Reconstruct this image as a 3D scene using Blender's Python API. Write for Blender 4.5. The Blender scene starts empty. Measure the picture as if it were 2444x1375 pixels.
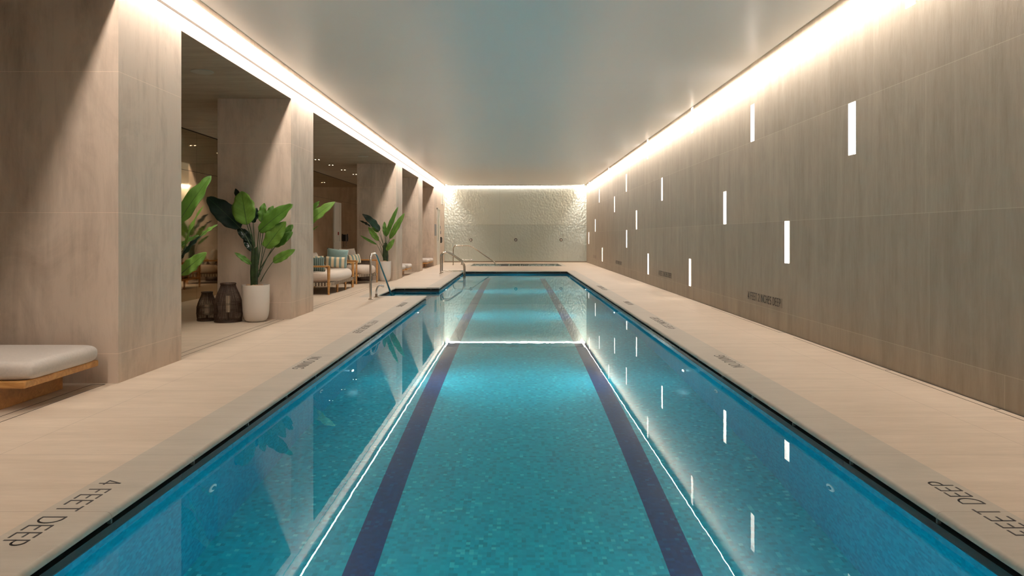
import bpy, bmesh, math, random
from mathutils import Vector, Matrix
random.seed(7)
S = bpy.context.scene
COL = S.collection
F, CX, CY, EYE = 1629.3, 1226.0, 564.5, 1.17      # focal length (px), vanishing point, eye height

def W(px, py, d):                                  # photo pixel + distance -> world point
    return Vector(((px-CX)*d/F, d, EYE-(py-CY)*d/F))

# ------------------------------------------------------------------ materials
MATS = {}
def new_mat(name):
    m = bpy.data.materials.new(name); m.use_nodes = True
    nt = m.node_tree; nt.nodes.clear()
    out = nt.nodes.new('ShaderNodeOutputMaterial')
    MATS[name] = m
    return m, nt, out
class N:
    def __init__(s, nt): s.nt = nt
    def node(s, t, **k):
        n = s.nt.nodes.new(t)
        for a, v in k.items(): setattr(n, a, v)
        return n
    def link(s, a, b): s.nt.links.new(a, b)
    def put(s, sock, v):
        if v is None: return
        if hasattr(v, 'is_output'): s.link(v, sock)
        elif isinstance(v, (int, float)) and sock.type in ('RGBA',): sock.default_value = (v, v, v, 1)
        else: sock.default_value = v
    def math(s, op, a, b=None, c=None, clamp=False):
        n = s.node('ShaderNodeMath', operation=op, use_clamp=clamp)
        s.put(n.inputs[0], a); s.put(n.inputs[1], b); s.put(n.inputs[2], c)
        return n.outputs[0]
    def vmath(s, op, a, b=None):
        n = s.node('ShaderNodeVectorMath', operation=op)
        s.put(n.inputs[0], a); s.put(n.inputs[1], b)
        return n.outputs[0]
    def pos(s): return s.node('ShaderNodeNewGeometry').outputs['Position']
    def obj(s): return s.node('ShaderNodeTexCoord').outputs['Object']
    def sep(s, v):
        n = s.node('ShaderNodeSeparateXYZ'); s.link(v, n.inputs[0]); return n.outputs
    def comb(s, x, y, z):
        n = s.node('ShaderNodeCombineXYZ')
        for i, v in enumerate((x, y, z)): s.put(n.inputs[i], v)
        return n.outputs[0]
    def noise(s, v, scale, detail=4, rough=.55, dist=0):
        n = s.node('ShaderNodeTexNoise'); s.link(v, n.inputs['Vector'])
        n.inputs['Scale'].default_value = scale; n.inputs['Detail'].default_value = detail
        n.inputs['Roughness'].default_value = rough; n.inputs['Distortion'].default_value = dist
        return n.outputs[0]
    def ramp(s, f, stops):
        n = s.node('ShaderNodeValToRGB'); s.link(f, n.inputs[0]); e = n.color_ramp.elements
        while len(e) < len(stops): e.new(.5)
        for i, (p, c) in enumerate(stops): e[i].position = p; e[i].color = (*c, 1)
        return n.outputs[0]
    def mix(s, f, a, b, mode='MIX'):
        n = s.node('ShaderNodeMix', data_type='RGBA', blend_type=mode)
        s.put(n.inputs[0], f)
        s.put(n.inputs[6], a if hasattr(a, 'is_output') else (*a, 1))
        s.put(n.inputs[7], b if hasattr(b, 'is_output') else (*b, 1))
        return n.outputs[2]
    def bump(s, h, strength, dist=.01):
        n = s.node('ShaderNodeBump'); s.link(h, n.inputs['Height'])
        n.inputs['Strength'].default_value = strength; n.inputs['Distance'].default_value = dist
        return n.outputs[0]
    def bsdf(s, color, rough=.5, metal=0, normal=None, spec=.5, coat=0, sheen=0):
        n = s.node('ShaderNodeBsdfPrincipled')
        s.put(n.inputs['Base Color'], color if hasattr(color, 'is_output') else (*color, 1))
        s.put(n.inputs['Roughness'], rough); s.put(n.inputs['Metallic'], metal)
        n.inputs['Specular IOR Level'].default_value = spec
        n.inputs['Coat Weight'].default_value = coat
        n.inputs['Sheen Weight'].default_value = sheen
        if normal is not None: s.link(normal, n.inputs['Normal'])
        return n.outputs[0]

def simple(name, color, rough=.5, metal=0, nscale=0, namp=.08, bump=0, coat=0, sheen=0, bscale=None, spec=.5):
    m, nt, out = new_mat(name); n = N(nt)
    c = color; nm = None
    if nscale:
        t = n.noise(n.obj(), nscale, 4)
        lo = tuple(max(0, x*(1-namp)) for x in color); hi = tuple(min(1, x*(1+namp)) for x in color)
        c = n.ramp(t, [(.3, lo), (.7, hi)])
    if bump:
        nm = n.bump(n.noise(n.obj(), bscale or 200, 2), bump, .002)
    n.link(n.bsdf(c, rough, metal, nm, coat=coat, sheen=sheen, spec=spec), out.inputs[0])
    return m

def emit(name, color, strength):
    m, nt, out = new_mat(name); e = nt.nodes.new('ShaderNodeEmission')
    e.inputs[0].default_value = (*color, 1); e.inputs[1].default_value = strength
    nt.links.new(e.outputs[0], out.inputs[0]); return m

def stone(name, dark, light, axis='z', joints=(), rows=(), period=2.75, rough=.55, tone=1.0, patch=.5, sc=4.2, jw=.0022, ja=.5):
    """large stone-look porcelain panels with long streaks along an axis and thin pale joints"""
    m, nt, out = new_mat(name); n = N(nt)
    p = n.pos(); x, y, z = n.sep(p)
    k = {'z': (sc, sc, sc*.13), 'x': (.45, 4, 5), 'y': (4, .45, 5)}[axis]
    v = n.vmath('MULTIPLY', p, k)
    a = n.noise(v, 1.3, 8, .62, .4)
    b = n.noise(n.vmath('MULTIPLY', p, tuple(q*5 for q in k)), 1.5, 4, .6, .2)
    c = n.noise(n.vmath('MULTIPLY', p, (1.5, 1.5, .8)), 1.5, 8, .68, 1.2)
    t = n.math('ADD', n.math('MULTIPLY', a, .5), n.math('MULTIPLY', b, .22))
    t = n.math('ADD', t, n.math('MULTIPLY', c, .28*patch*2))
    mid = tuple((q+w)/2 for q, w in zip(dark, light))
    col = n.ramp(t, [(.36, dark), (.5, mid), (.66, light)])
    jm = None
    def add(mask):
        nonlocal jm
        jm = mask if jm is None else n.math('MAXIMUM', jm, mask)
    for zj in joints: add(n.math('COMPARE', z, zj, jw))
    if rows:
        tone_sum = None
        for i, (z0, z1, off) in enumerate(rows):
            inrow = n.math('COMPARE', z, (z0+z1)/2, (z1-z0)/2)
            q = n.math('DIVIDE', n.math('ADD', y, off), period)
            fr = n.math('FRACT', q)
            add(n.math('MULTIPLY', n.math('LESS_THAN', fr, .0048/period), inrow))
            wn = n.node('ShaderNodeTexWhiteNoise', noise_dimensions='2D')
            n.link(n.comb(n.math('FLOOR', q), float(i*7+3), 0.0), wn.inputs['Vector'])
            ts = n.math('MULTIPLY', wn.outputs[0], inrow)
            tone_sum = ts if tone_sum is None else n.math('ADD', tone_sum, ts)
        g = n.math('ADD', n.math('MULTIPLY', tone_sum, .16), .92)
        col = n.mix(1.0, col, n.comb(g, g, g), 'MULTIPLY')
    if jm is not None:
        col = n.mix(n.math('MULTIPLY', jm, ja), col, tuple(min(1, q*1.45) for q in light))
    nm = n.bump(n.math('ADD', b, n.math('MULTIPLY', n.noise(n.vmath('MULTIPLY', p, tuple(q*3 for q in k)), 6, 4, .7, 1.5), .5)), .25, .006)
    n.link(n.bsdf(col, rough, 0, nm, spec=.35), out.inputs[0])
    return m

JZ = (.235, 1.36, 2.485)
ROWS = ((0, .235, .9), (.235, 1.36, 2.815), (1.36, 2.485, .02), (2.485, 4, 1.98))
stone('stone_right', (.275,.23,.175), (.395,.335,.265), 'z', JZ, ROWS, sc=5)
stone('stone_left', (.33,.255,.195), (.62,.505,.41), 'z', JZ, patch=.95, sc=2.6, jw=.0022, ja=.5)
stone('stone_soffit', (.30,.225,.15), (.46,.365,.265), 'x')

def floor_mat(name, dark, light, xj=(), phase=2.9, step=.757, line=(.2,.165,.125)):
    m, nt, out = new_mat(name); n = N(nt)
    p = n.pos(); x, y, z = n.sep(p)
    a = n.noise(n.vmath('MULTIPLY', p, (.7, 5, 1)), 1.6, 7, .6, .5)
    b = n.noise(n.vmath('MULTIPLY', p, (3, 18, 1)), 2.2, 3, .6, .2)
    c = n.noise(p, .9, 4, .55)
    t = n.math('ADD', n.math('ADD', n.math('MULTIPLY', a, .5), n.math('MULTIPLY', b, .2)), n.math('MULTIPLY', c, .3))
    col = n.ramp(t, [(.36, dark), (.64, light)])
    fr = n.math('FRACT', n.math('DIVIDE', n.math('ADD', y, 40*step-phase), step))
    jm = n.math('LESS_THAN', fr, .003/step)
    for q in xj: jm = n.math('MAXIMUM', jm, n.math('COMPARE', x, q, .0014))
    col = n.mix(n.math('MULTIPLY', jm, .7), col, line)
    n.link(n.bsdf(col, n.math('ADD', n.math('MULTIPLY', a, .15), .42), 0, n.bump(b, .08, .004), spec=.35), out.inputs[0])
    return m
floor_mat('deck_tile', (.47,.38,.292), (.60,.495,.39), (2.853, -2.755, -3.505, -4.255, -5.005))
floor_mat('coping_stone', (.38,.335,.275), (.47,.42,.35), ())

def mosaic(name, base, var, size=.0247, band=None, stripes=None, rough=.25, grout=.75):
    m, nt, out = new_mat(name); n = N(nt)
    p = n.pos(); x, y, z = n.sep(p)
    q = n.vmath('DIVIDE', n.vmath('ADD', p, (.0031, .0031, .0031)), (size, size, size))
    fl = n.vmath('FLOOR', q)
    wn = n.node('ShaderNodeTexWhiteNoise', noise_dimensions='3D'); n.link(fl, wn.inputs['Vector'])
    col = n.ramp(wn.outputs[0], var)
    if stripes:
        st = None
        for c0, hw in stripes:
            s_ = n.math('COMPARE', x, c0, hw); st = s_ if st is None else n.math('MAXIMUM', st, s_)
        st = n.math('MULTIPLY', st, n.math('LESS_THAN', y, 22.0))
        sc = n.ramp(wn.outputs[0], [(0, (.0, .04, .16)), (.9, (.0, .06, .22)), (1, (.002, .12, .32))])
        col = n.mix(st, col, sc)
    if band:
        col = n.mix(n.math('GREATER_THAN', z, band[0]), col, band[1])
    n.link(n.bsdf(col, rough, 0, None, spec=.3), out.inputs[0])
    return m
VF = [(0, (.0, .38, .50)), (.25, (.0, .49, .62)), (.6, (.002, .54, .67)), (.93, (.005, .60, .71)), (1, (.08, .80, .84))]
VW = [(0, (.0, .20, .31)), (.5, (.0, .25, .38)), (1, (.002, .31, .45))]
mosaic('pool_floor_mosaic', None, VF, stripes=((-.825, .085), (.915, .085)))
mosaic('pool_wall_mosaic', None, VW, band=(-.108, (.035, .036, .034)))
mosaic('spa_mosaic', None, [(0, (.2, .3, .33)), (.35, (.5, .58, .56)), (1, (.85, .9, .86))], size=.03)

def water_mat():
    m, nt, out = new_mat('water'); n = N(nt)
    p = n.pos()
    h = n.noise(n.vmath('MULTIPLY', p, (1.0, 1.0, 1)), 5.0, 2, .5)
    g = n.node('ShaderNodeBsdfGlass'); g.inputs['Color'].default_value = (.86, .98, 1, 1)
    g.inputs['Roughness'].default_value = 0.0; g.inputs['IOR'].default_value = 1.333
    n.link(n.bump(h, .05, .003), g.inputs['Normal'])
    n.link(g.outputs[0], out.inputs[0])
water_mat()

def ceiling_mat():
    m, nt, out = new_mat('ceiling_paint'); n = N(nt)
    x, y, z = n.sep(n.pos())
    fr = n.math('FRACT', n.math('DIVIDE', n.math('ADD', y, 2.0), 4.0))
    col = n.mix(n.math('MULTIPLY', n.math('LESS_THAN', fr, .0022), .3), (.93, .905, .875), (.68, .66, .64))
    n.link(n.bsdf(col, .3, 0, n.bump(n.noise(n.pos(), .35, 2), .15, .02), spec=1.0), out.inputs[0])
ceiling_mat()

def metal_wall():
    m, nt, out = new_mat('hammered_panel'); n = N(nt)
    p = n.pos(); x, y, z = n.sep(p)
    v = n.node('ShaderNodeTexVoronoi', feature='SMOOTH_F1'); n.link(n.vmath('MULTIPLY', p, (1, 1, .75)), v.inputs['Vector'])
    v.inputs['Scale'].default_value = 15
    j = None
    for q in (-2.055, -.628, .818, 2.245):
        c = n.math('COMPARE', x, q, .006); j = c if j is None else n.math('MAXIMUM', j, c)
    j = n.math('MAXIMUM', j, n.math('COMPARE', z, 1.70, .012))
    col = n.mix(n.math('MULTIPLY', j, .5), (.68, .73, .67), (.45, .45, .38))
    col = n.mix(n.math('LESS_THAN', z, 1.70), col, n.mix(1.0, col, (.84, .86, .87), 'MULTIPLY'))  # darker below the joint: weaker reflection of the lower half painted into the colour
    n.link(n.bsdf(col, .28, .8, n.bump(v.outputs[0], .55, .012), spec=.5), out.inputs[0])
metal_wall()

def mirror_mat():
    m, nt, out = new_mat('bronze_mirror'); n = N(nt)
    x, y, z = n.sep(n.pos())
    fr = n.math('FRACT', n.math('DIVIDE', n.math('ADD', y, 8.8-.42), .88))
    j = n.math('MAXIMUM', n.math('LESS_THAN', fr, .007), n.math('COMPARE', z, 2.37, .004))
    j = n.math('MAXIMUM', j, n.math('GREATER_THAN', z, 3.10))
    col = n.mix(j, (.52, .42, .285), (.03, .025, .018))
    n.link(n.bsdf(col, .04, 1), out.inputs[0])
mirror_mat()

def wood(name, a, b, sc=1.0):
    m, nt, out = new_mat(name); n = N(nt)
    v = n.vmath('MULTIPLY', n.obj(), (2.5*sc, 14*sc, 14*sc))
    t = n.noise(v, 1.6, 6, .6, 1.2)
    n.link(n.bsdf(n.ramp(t, [(.3, a), (.7, b)]), .45, 0, n.bump(t, .1, .003)), out.inputs[0])
wood('teak', (.42, .19, .05), (.66, .35, .12))
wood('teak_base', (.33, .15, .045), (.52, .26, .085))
simple('linen', (.58, .52, .47), .85, 0, 60, .06, .35, sheen=.3, bscale=500)
simple('cream_linen', (.62, .53, .45), .85, 0, 40, .05, .3, sheen=.3, bscale=400)
simple('teal_cloth', (.25, .36, .335), .85, 0, 40, .08, .3, sheen=.3, bscale=400)
simple('fringe_dark', (.05, .05, .04), .9)
def stripe_mat(name, a, b, cycles):
    m, nt, out = new_mat(name); n = N(nt)
    x, y, z = n.sep(n.obj())
    fr = n.math('FRACT', n.math('ADD', n.math('MULTIPLY', x, cycles), 10.25))
    col = n.mix(n.math('LESS_THAN', fr, .46), a, b)
    n.link(n.bsdf(col, .85, 0, n.bump(n.noise(n.obj(), 400, 2), .3, .002)), out.inputs[0])
stripe_mat('striped_cloth', (.72, .59, .40), (.20, .29, .27), 9.0)
stripe_mat('pattern_cloth', (.16, .22, .19), (.045, .07, .06), 26)
simple('pot_white', (.72, .66, .60), .42)
simple('soil', (.10, .055, .03), .95, 0, 30, .4, .6, bscale=80)
simple('pebble', (.42, .26, .15), .7, 0, 15, .3)
simple('rattan', (.06, .03, .016), .6, 0, 60, .4)
simple('weave_dark', (.09, .055, .035), .7, 0, 50, .3)
simple('weave_light', (.5, .42, .32), .8)
simple('candle_wax', (.75, .62, .46), .5)
simple('steel', (.58, .53, .47), .16, 1)
simple('chrome', (.75, .76, .80), .06, 1)
simple('jet_metal', (.30, .29, .27), .2, 1)
simple('dark_line', (.03, .022, .015), .8)
simple('groove', (.05, .035, .025), .9)
simple('black_gutter', (.008, .008, .008), .6)
simple('spacer', (.16, .15, .13), .5)
simple('ink', (.035, .03, .028), .6)
simple('plaque', (.25, .205, .155), .5)
simple('white_trim', (.68, .66, .60), .45)
simple('white_housing', (.85, .80, .74), .4)
simple('speaker_mesh', (.42, .38, .31), .6)
simple('bright_panel', (.62, .58, .52), .4)
simple('black_plastic', (.015, .013, .012), .35)
simple('grey_sign', (.22, .23, .24), .5)
simple('red_plastic', (.35, .03, .02), .4)
simple('plaster_dark', (.35, .28, .2), .8)
simple('fixture_white', (.7, .75, .75), .3)
def leaf_mat(name, top, under, rib, rough):
    m, nt, out = new_mat(name); n = N(nt)
    uv = n.node('ShaderNodeUVMap').outputs[0]; u, v, _ = n.sep(uv)
    w = n.math('ADD', n.math('MULTIPLY', u, 9.0), n.math('MULTIPLY', n.math('ABSOLUTE', n.math('SUBTRACT', v, .5)), -4.5))
    vein = n.math('LESS_THAN', n.math('FRACT', w), .07)
    mid = n.math('LESS_THAN', n.math('ABSOLUTE', n.math('SUBTRACT', v, .5)), .016)
    c = n.ramp(n.noise(n.pos(), 9, 3), [(.3, tuple(q*.8 for q in top)), (.7, tuple(q*1.15 for q in top))])
    c = n.mix(n.math('MULTIPLY', vein, .55), c, rib); c = n.mix(mid, c, rib)
    b = n.bsdf(c, rough, 0, None, spec=.4)
    t = n.node('ShaderNodeBsdfTranslucent'); t.inputs[0].default_value = (*under, 1)
    mx = n.node('ShaderNodeMixShader'); mx.inputs[0].default_value = .22
    n.link(b, mx.inputs[1]); n.link(t.outputs[0], mx.inputs[2]); n.link(mx.outputs[0], out.inputs[0])
leaf_mat('leaf_light', (.155, .30, .045), (.2, .42, .03), (.05, .12, .015), .5)
leaf_mat('leaf_mid', (.10, .23, .03), (.14, .34, .02), (.035, .085, .01), .5)
leaf_mat('leaf_dark', (.008, .026, .015), (.01, .03, .01), (.03, .07, .03), .3)
simple('stalk_green', (.03, .06, .018), .5)
simple('trunk_green', (.022, .045, .012), .45, 0, 12, .8)
LEDC = (1, .878, .765)
emit('led_strip', LEDC, 84)
emit('led_far', LEDC, 80)
emit('slit_glow', (1, .88, .80), 12)
emit('spot_glow', (1, .8, .55), 30)
emit('pool_lamp_glow', (.55, .95, 1), 120)

# ------------------------------------------------------------------ mesh helpers
class MB:
    def __init__(s): s.v = []; s.f = []; s.uv = {}
    def quad(s, a, b, c, d):
        i = len(s.v); s.v += [Vector(a), Vector(b), Vector(c), Vector(d)]; s.f.append((i, i+1, i+2, i+3)); return s
    def box(s, x0, x1, y0, y1, z0, z1):
        i = len(s.v)
        s.v += [Vector(p) for p in ((x0,y0,z0),(x1,y0,z0),(x1,y1,z0),(x0,y1,z0),(x0,y0,z1),(x1,y0,z1),(x1,y1,z1),(x0,y1,z1))]
        s.f += [tuple(i+k for k in q) for q in ((0,3,2,1),(4,5,6,7),(0,1,5,4),(1,2,6,5),(2,3,7,6),(3,0,4,7))]
        return s
    def tube(s, pts, r, seg=10, closed=False, caps=True):
        pts = [Vector(p) for p in pts]; n = len(pts)
        rr = r if isinstance(r, (list, tuple)) else [r]*n
        i0 = len(s.v); prev = None
        for k, p in enumerate(pts):
            if closed: t = (pts[(k+1) % n]-pts[k-1]).normalized()
            else: t = (pts[min(k+1, n-1)]-pts[max(k-1, 0)]).normalized()
            if prev is None:
                up = Vector((0, 0, 1)) if abs(t.z) < .9 else Vector((1, 0, 0))
                a = t.cross(up).normalized()
            else:
                a = (prev-t*prev.dot(t)).normalized()
            prev = a; b = t.cross(a)
            for j in range(seg):
                th = 2*math.pi*j/seg
                s.v.append(p+(a*math.cos(th)+b*math.sin(th))*rr[k])
        m = n if closed else n-1
        for k in range(m):
            k2 = (k+1) % n
            for j in range(seg):
                j2 = (j+1) % seg
                s.f.append((i0+k*seg+j, i0+k*seg+j2, i0+k2*seg+j2, i0+k2*seg+j))
        if caps and not closed:
            s.f.append(tuple(i0+j for j in range(seg))[::-1]); s.f.append(tuple(i0+(n-1)*seg+j for j in range(seg)))
        return s
    def lathe(s, prof, cx=0, cy=0, seg=40):
        i0 = len(s.v); n = len(prof)
        for r, z in prof:
            for j in range(seg):
                th = 2*math.pi*j/seg; s.v.append(Vector((cx+r*math.cos(th), cy+r*math.sin(th), z)))
        for k in range(n-1):
            for j in range(seg):
                j2 = (j+1) % seg
                s.f.append((i0+k*seg+j, i0+k*seg+j2, i0+(k+1)*seg+j2, i0+(k+1)*seg+j))
        s.f.append(tuple(i0+j for j in range(seg))[::-1]); s.f.append(tuple(i0+(n-1)*seg+j for j in range(seg)))
        return s
    def prism(s, poly, fn, depth):                 # polygon of (u,v) mapped by fn(u,v,w)
        i = len(s.v); n = len(poly)
        for w in (0, depth):
            for u, v in poly: s.v.append(Vector(fn(u, v, w)))
        s.f.append(tuple(i+k for k in range(n))[::-1]); s.f.append(tuple(i+n+k for k in range(n)))
        for k in range(n):
            k2 = (k+1) % n; s.f.append((i+k, i+k2, i+n+k2, i+n+k))
        return s
    def build(s, name, mat, parent=None, smooth=False, fix=True, bevel=0):
        me = bpy.data.meshes.new(name)
        org = Vector((0, 0, 0))
        me.from_pydata([tuple(v) for v in s.v], [], s.f)
        if fix:
            bm = bmesh.new(); bm.from_mesh(me); bmesh.ops.recalc_face_normals(bm, faces=bm.faces); bm.to_mesh(me); bm.free()
        me.materials.append(MATS[mat])
        if smooth:
            me.polygons.foreach_set('use_smooth', [True]*len(me.polygons))
            try: me.set_sharp_from_angle(angle=math.radians(40))
            except Exception: pass
        o = bpy.data.objects.new(name, me); COL.objects.link(o)
        if parent: o.parent = parent
        if bevel:
            b = o.modifiers.new('bevel', 'BEVEL'); b.width = bevel; b.segments = 3; b.limit_method = 'ANGLE'
        return o

def tag(o, label=None, cat=None, group=None, kind=None):
    if label: o['label'] = label
    if cat: o['category'] = cat
    if group: o['group'] = group
    if kind: o['kind'] = kind
    return o
def thing(name, label, cat, loc=(0,0,0), rz=0, group=None):
    o = bpy.data.objects.new(name, None); COL.objects.link(o)
    o.empty_display_size = .1
    o.location = loc; o.rotation_euler = (0, 0, rz)
    return tag(o, label, cat, group)
def children(o): return [c for c in bpy.data.objects if c.parent == o]
def copy_tree(o, parent=None):
    c = o.copy(); COL.objects.link(c)
    if parent: c.parent = parent
    for ch in children(o): copy_tree(ch, c)
    return c
def struct(mb, name, mat, label=None, **k):
    o = mb.build(name, mat, **k); o['kind'] = 'structure'
    if label: o['label'] = label
    return o
def set_origin(o, p):
    p = Vector(p); o.data.transform(Matrix.Translation(-p)); o.location = p; return o

# ------------------------------------------------------------------ room dimensions
XL, XR, XG = -3.15, 3.31, -5.92       # left wall plane, right wall, mirror wall of the gallery
YN, YF = -3.2, 31.0
H, HT, HS = 3.42, 3.78, 3.12          # ceiling panel, top of shell, soffit
PXL, PXR, PYF, PYN = -1.722, 1.812, 23.1, -1.0
PXL2 = -1.71
NX, NY0, NY1 = -2.72, 13.45, 15.65    # entry notch
SX0, SX1, SY0, SY1 = -1.745, 1.935, 26.96, 29.6
CW = .285
ZW, ZB = -.095, -1.295

# floor with openings
def cells(xs, ys, hole):
    for i in range(len(xs)-1):
        for j in range(len(ys)-1):
            cx, cy = (xs[i]+xs[i+1])/2, (ys[j]+ys[j+1])/2
            if not hole(cx, cy): yield xs[i], xs[i+1], ys[j], ys[j+1]
OL, OL2, OR = -2.005, PXL2-CW, 2.103
def fhole(x, y):
    if OL < x < OR and PYN < y < NY0: return True
    if NX-CW < x < OR and NY0-CW < y < NY1+CW: return True
    if OL2 < x < OR and NY1 < y < PYF+CW: return True
    if SX0-.16 < x < SX1+.16 and SY0-.16 < y < SY1+.16: return True
    return False
xs = sorted({XG-.05, XL, NX-CW, OL, OL2, SX0-.16, SX1+.16, OR, XR+.05})
ys = sorted({YN-.05, PYN, NY0-CW, NY0, NY1, NY1+CW, PYF+CW, SY0-.16, SY1+.16, YF+.05})
mb = MB()
for a in cells(xs, ys, fhole): mb.box(a[0], a[1], a[2], a[3], -.12, 0)
struct(mb, 'floor', 'deck_tile', 'pale beige stone tiled pool deck', fix=False)

# coping with a rounded nose
def coping(p0, p1, inward, width, label=None, thick=.031):
    """runs p0->p1 along the pool edge; inward = unit vector toward the water"""
    mb = MB(); d = Vector((p1[0]-p0[0], p1[1]-p0[1], 0)); L = d.length; d.normalize()
    n = Vector((*inward, 0)); r = .024; p0 = (p0[0]+inward[0]*.014, p0[1]+inward[1]*.014); width += .014
    poly = [(-width, 0), (-r, 0)]
    poly += [(-r+r*math.sin(t), -r+r*math.cos(t)) for t in (math.radians(a) for a in (22, 45, 67, 90))]
    poly += [(0, -thick+.004), (-.004, -thick), (-width, -thick)]
    o = Vector((*p0, 0))
    mb.prism([(u, v) for u, v in poly], lambda u, v, w: o+n*u+Vector((0, 0, v))+d*w, L)
    return struct(mb, 'pool_coping', 'coping_stone', label, smooth=True)
coping((PXL, PYN), (PXL, NY0), (1, 0), PXL-OL)
coping((PXR, PYN), (PXR, PYF), (-1, 0), OR-PXR)
coping((PXL2, NY1), (PXL2, PYF), (1, 0), CW)
coping((NX, NY0), (NX, NY1), (1, 0), CW)
coping((NX-CW, NY0), (OL, NY0), (0, 1), CW)
coping((NX-CW, NY1), (OL2, NY1), (0, -1), CW)
coping((OL2, PYF), (OR, PYF), (0, -1), CW)
coping((SX0, SY0-.16), (SX0, SY1+.16), (1, 0), .16)
coping((SX1, SY0-.16), (SX1, SY1+.16), (-1, 0), .16)
coping((SX0, SY0), (SX1, SY0), (0, 1), .16)
coping((SX0, SY1), (SX1, SY1), (0, -1), .16)

# pool basin
out_pts = [(PXL, PYN), (PXR, PYN), (PXR, PYF), (PXL2, PYF), (PXL2, NY1), (NX, NY1), (NX, NY0), (PXL, NY0)]
mb = MB()
for k in range(8):
    a, b = out_pts[k], out_pts[(k+1) % 8]
    mb.quad((*a, -.062), (*b, -.062), (*b, ZB), (*a, ZB))
wl = struct(mb, 'pool_wall', 'pool_wall_mosaic', 'blue mosaic side walls of the lap pool', fix=False)
mb = MB()
mb.quad((PXL-.01, PYN, ZB), (PXR, PYN, ZB), (PXR, PYF, ZB), (PXL-.01, PYF, ZB)); mb.quad((NX, NY0, ZB), (PXL-.01, NY0, ZB), (PXL-.01, NY1, ZB), (NX, NY1, ZB))
struct(mb, 'pool_floor', 'pool_floor_mosaic', 'teal mosaic pool floor with two navy lane stripes', fix=False)
# gutter slot behind the coping
mb = MB(); sp = MB(); D = .10
offp = [(PXL-D, PYN), (PXR+D, PYN), (PXR+D, PYF+D), (PXL2-D, PYF+D), (PXL2-D, NY1+D), (NX-D, NY1+D), (NX-D, NY0-D), (PXL-D, NY0-D)]
for k in range(8):
    a, b = out_pts[k], out_pts[(k+1) % 8]; A, B = offp[k], offp[(k+1) % 8]
    mb.quad((*a, -.062), (*b, -.062), (*B, -.062), (*A, -.062)); mb.quad((*A, -.062), (*B, -.062), (*B, -.03), (*A, -.03))
struct(mb, 'overflow_gutter', 'black_gutter', 'black overflow slot under the pool coping', fix=False)
y = 2.93-.757*4
while y < PYF:
    for xx, s in ((PXR, 1),) + (((PXL, -1),) if y < NY0 else ()) + (((PXL2, -1),) if y > NY1 else ()):
        sp.box(min(xx+s*.004, xx+s*.02), max(xx+s*.004, xx+s*.02), y-.006, y+.006, -.062, -.031)
    y += .757
for i in range(5): sp.box(-1.3+i*.72-.006, -1.3+i*.72+.006, PYF+.004, PYF+.02, -.062, -.031)
for i in range(2): sp.box(-2.5+i*.6-.006, -2.5+i*.6+.006, NY1+.004, NY1+.02, -.062, -.031)
struct(sp, 'gutter_spacer', 'spacer', 'small posts inside the overflow slot')
# entry steps in the notch
mb = MB()
for i in range(4): mb.box(NX, NX+.28*(i+1), NY0, NY1, ZB, -.36-.24*i) if i < 3 else None
struct(mb, 'pool_steps', 'pool_wall_mosaic', 'submerged entry steps')
# water
mb = MB(); e = .0
mb.quad((PXL, PYN, ZW), (PXR, PYN, ZW), (PXR, NY0, ZW), (PXL, NY0, ZW))
mb.quad((NX, NY0, ZW), (PXR, NY0, ZW), (PXR, NY1, ZW), (NX, NY1, ZW))
mb.quad((PXL2, NY1, ZW), (PXR, NY1, ZW), (PXR, PYF, ZW), (PXL2, PYF, ZW))
tag(mb.build('pool_water', 'water', fix=False), 'calm blue water filling the long lap pool', 'water', kind='stuff')
# spa
mb = MB(); zs = -1.0
sc = [(SX0, SY0), (SX1, SY0), (SX1, SY1), (SX0, SY1)]
for k in range(4):
    a, b = sc[k], sc[(k+1) % 4]; mb.quad((*a, -.03), (*b, -.03), (*b, zs), (*a, zs))
mb.quad(*[(*p, zs) for p in sc])
struct(mb, 'spa_basin', 'spa_mosaic', 'grey mosaic hot tub basin in front of the end wall', fix=False)
mb = MB(); mb.quad(*[(*p, -.16) for p in sc])
tag(mb.build('spa_water', 'water', fix=False), 'water in the small hot tub by the far wall', 'water', kind='stuff')

# ------------------------------------------------------------------ slit lights data
SLITS = [  # y (distance), z0, z1, row
 (5.695,3.09,3.60,'F'),(12.66,3.09,3.60,'F'),(16.87,3.09,3.60,'F'),(23.75,3.09,3.60,'F'),(29.9,3.09,3.60,'F'),
 (9.46,2.488,3.0,'E'),(20.05,2.488,3.0,'E'),(26.4,2.488,3.0,'E'),
 (6.68,1.97,2.482,'D'),(15.23,1.97,2.482,'D'),(22.4,1.97,2.482,'D'),
 (10.7,1.363,1.875,'C'),(18.4,1.363,1.875,'C'),(27.7,1.363,1.875,'C'),
 (8.27,.845,1.357,'B'),(20.0,.845,1.357,'B'),(30.06,.845,1.357,'B'),
 (12.82,.238,.75,'A'),(16.8,.238,.75,'A'),(25.5,.238,.75,'A')]
SW = .072
# right wall with holes
yb = {YN, YF}; zb = {0.0, HT}
for y_, a, b, r in SLITS: yb |= {round(y_-SW, 4), round(y_+SW, 4)}; zb |= {a, b}
def whole(y, z): return any(abs(y-q[0]) < SW and q[1] < z < q[2] for q in SLITS)
mb = MB()
for y0, y1, z0, z1 in cells(sorted(yb), sorted(zb), whole):
    mb.quad((XR, y0, z0), (XR, y0, z1), (XR, y1, z1), (XR, y1, z0))
o = struct(mb, 'wall_right', 'stone_right', 'grey-brown stone panelled right wall', fix=False)
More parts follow.
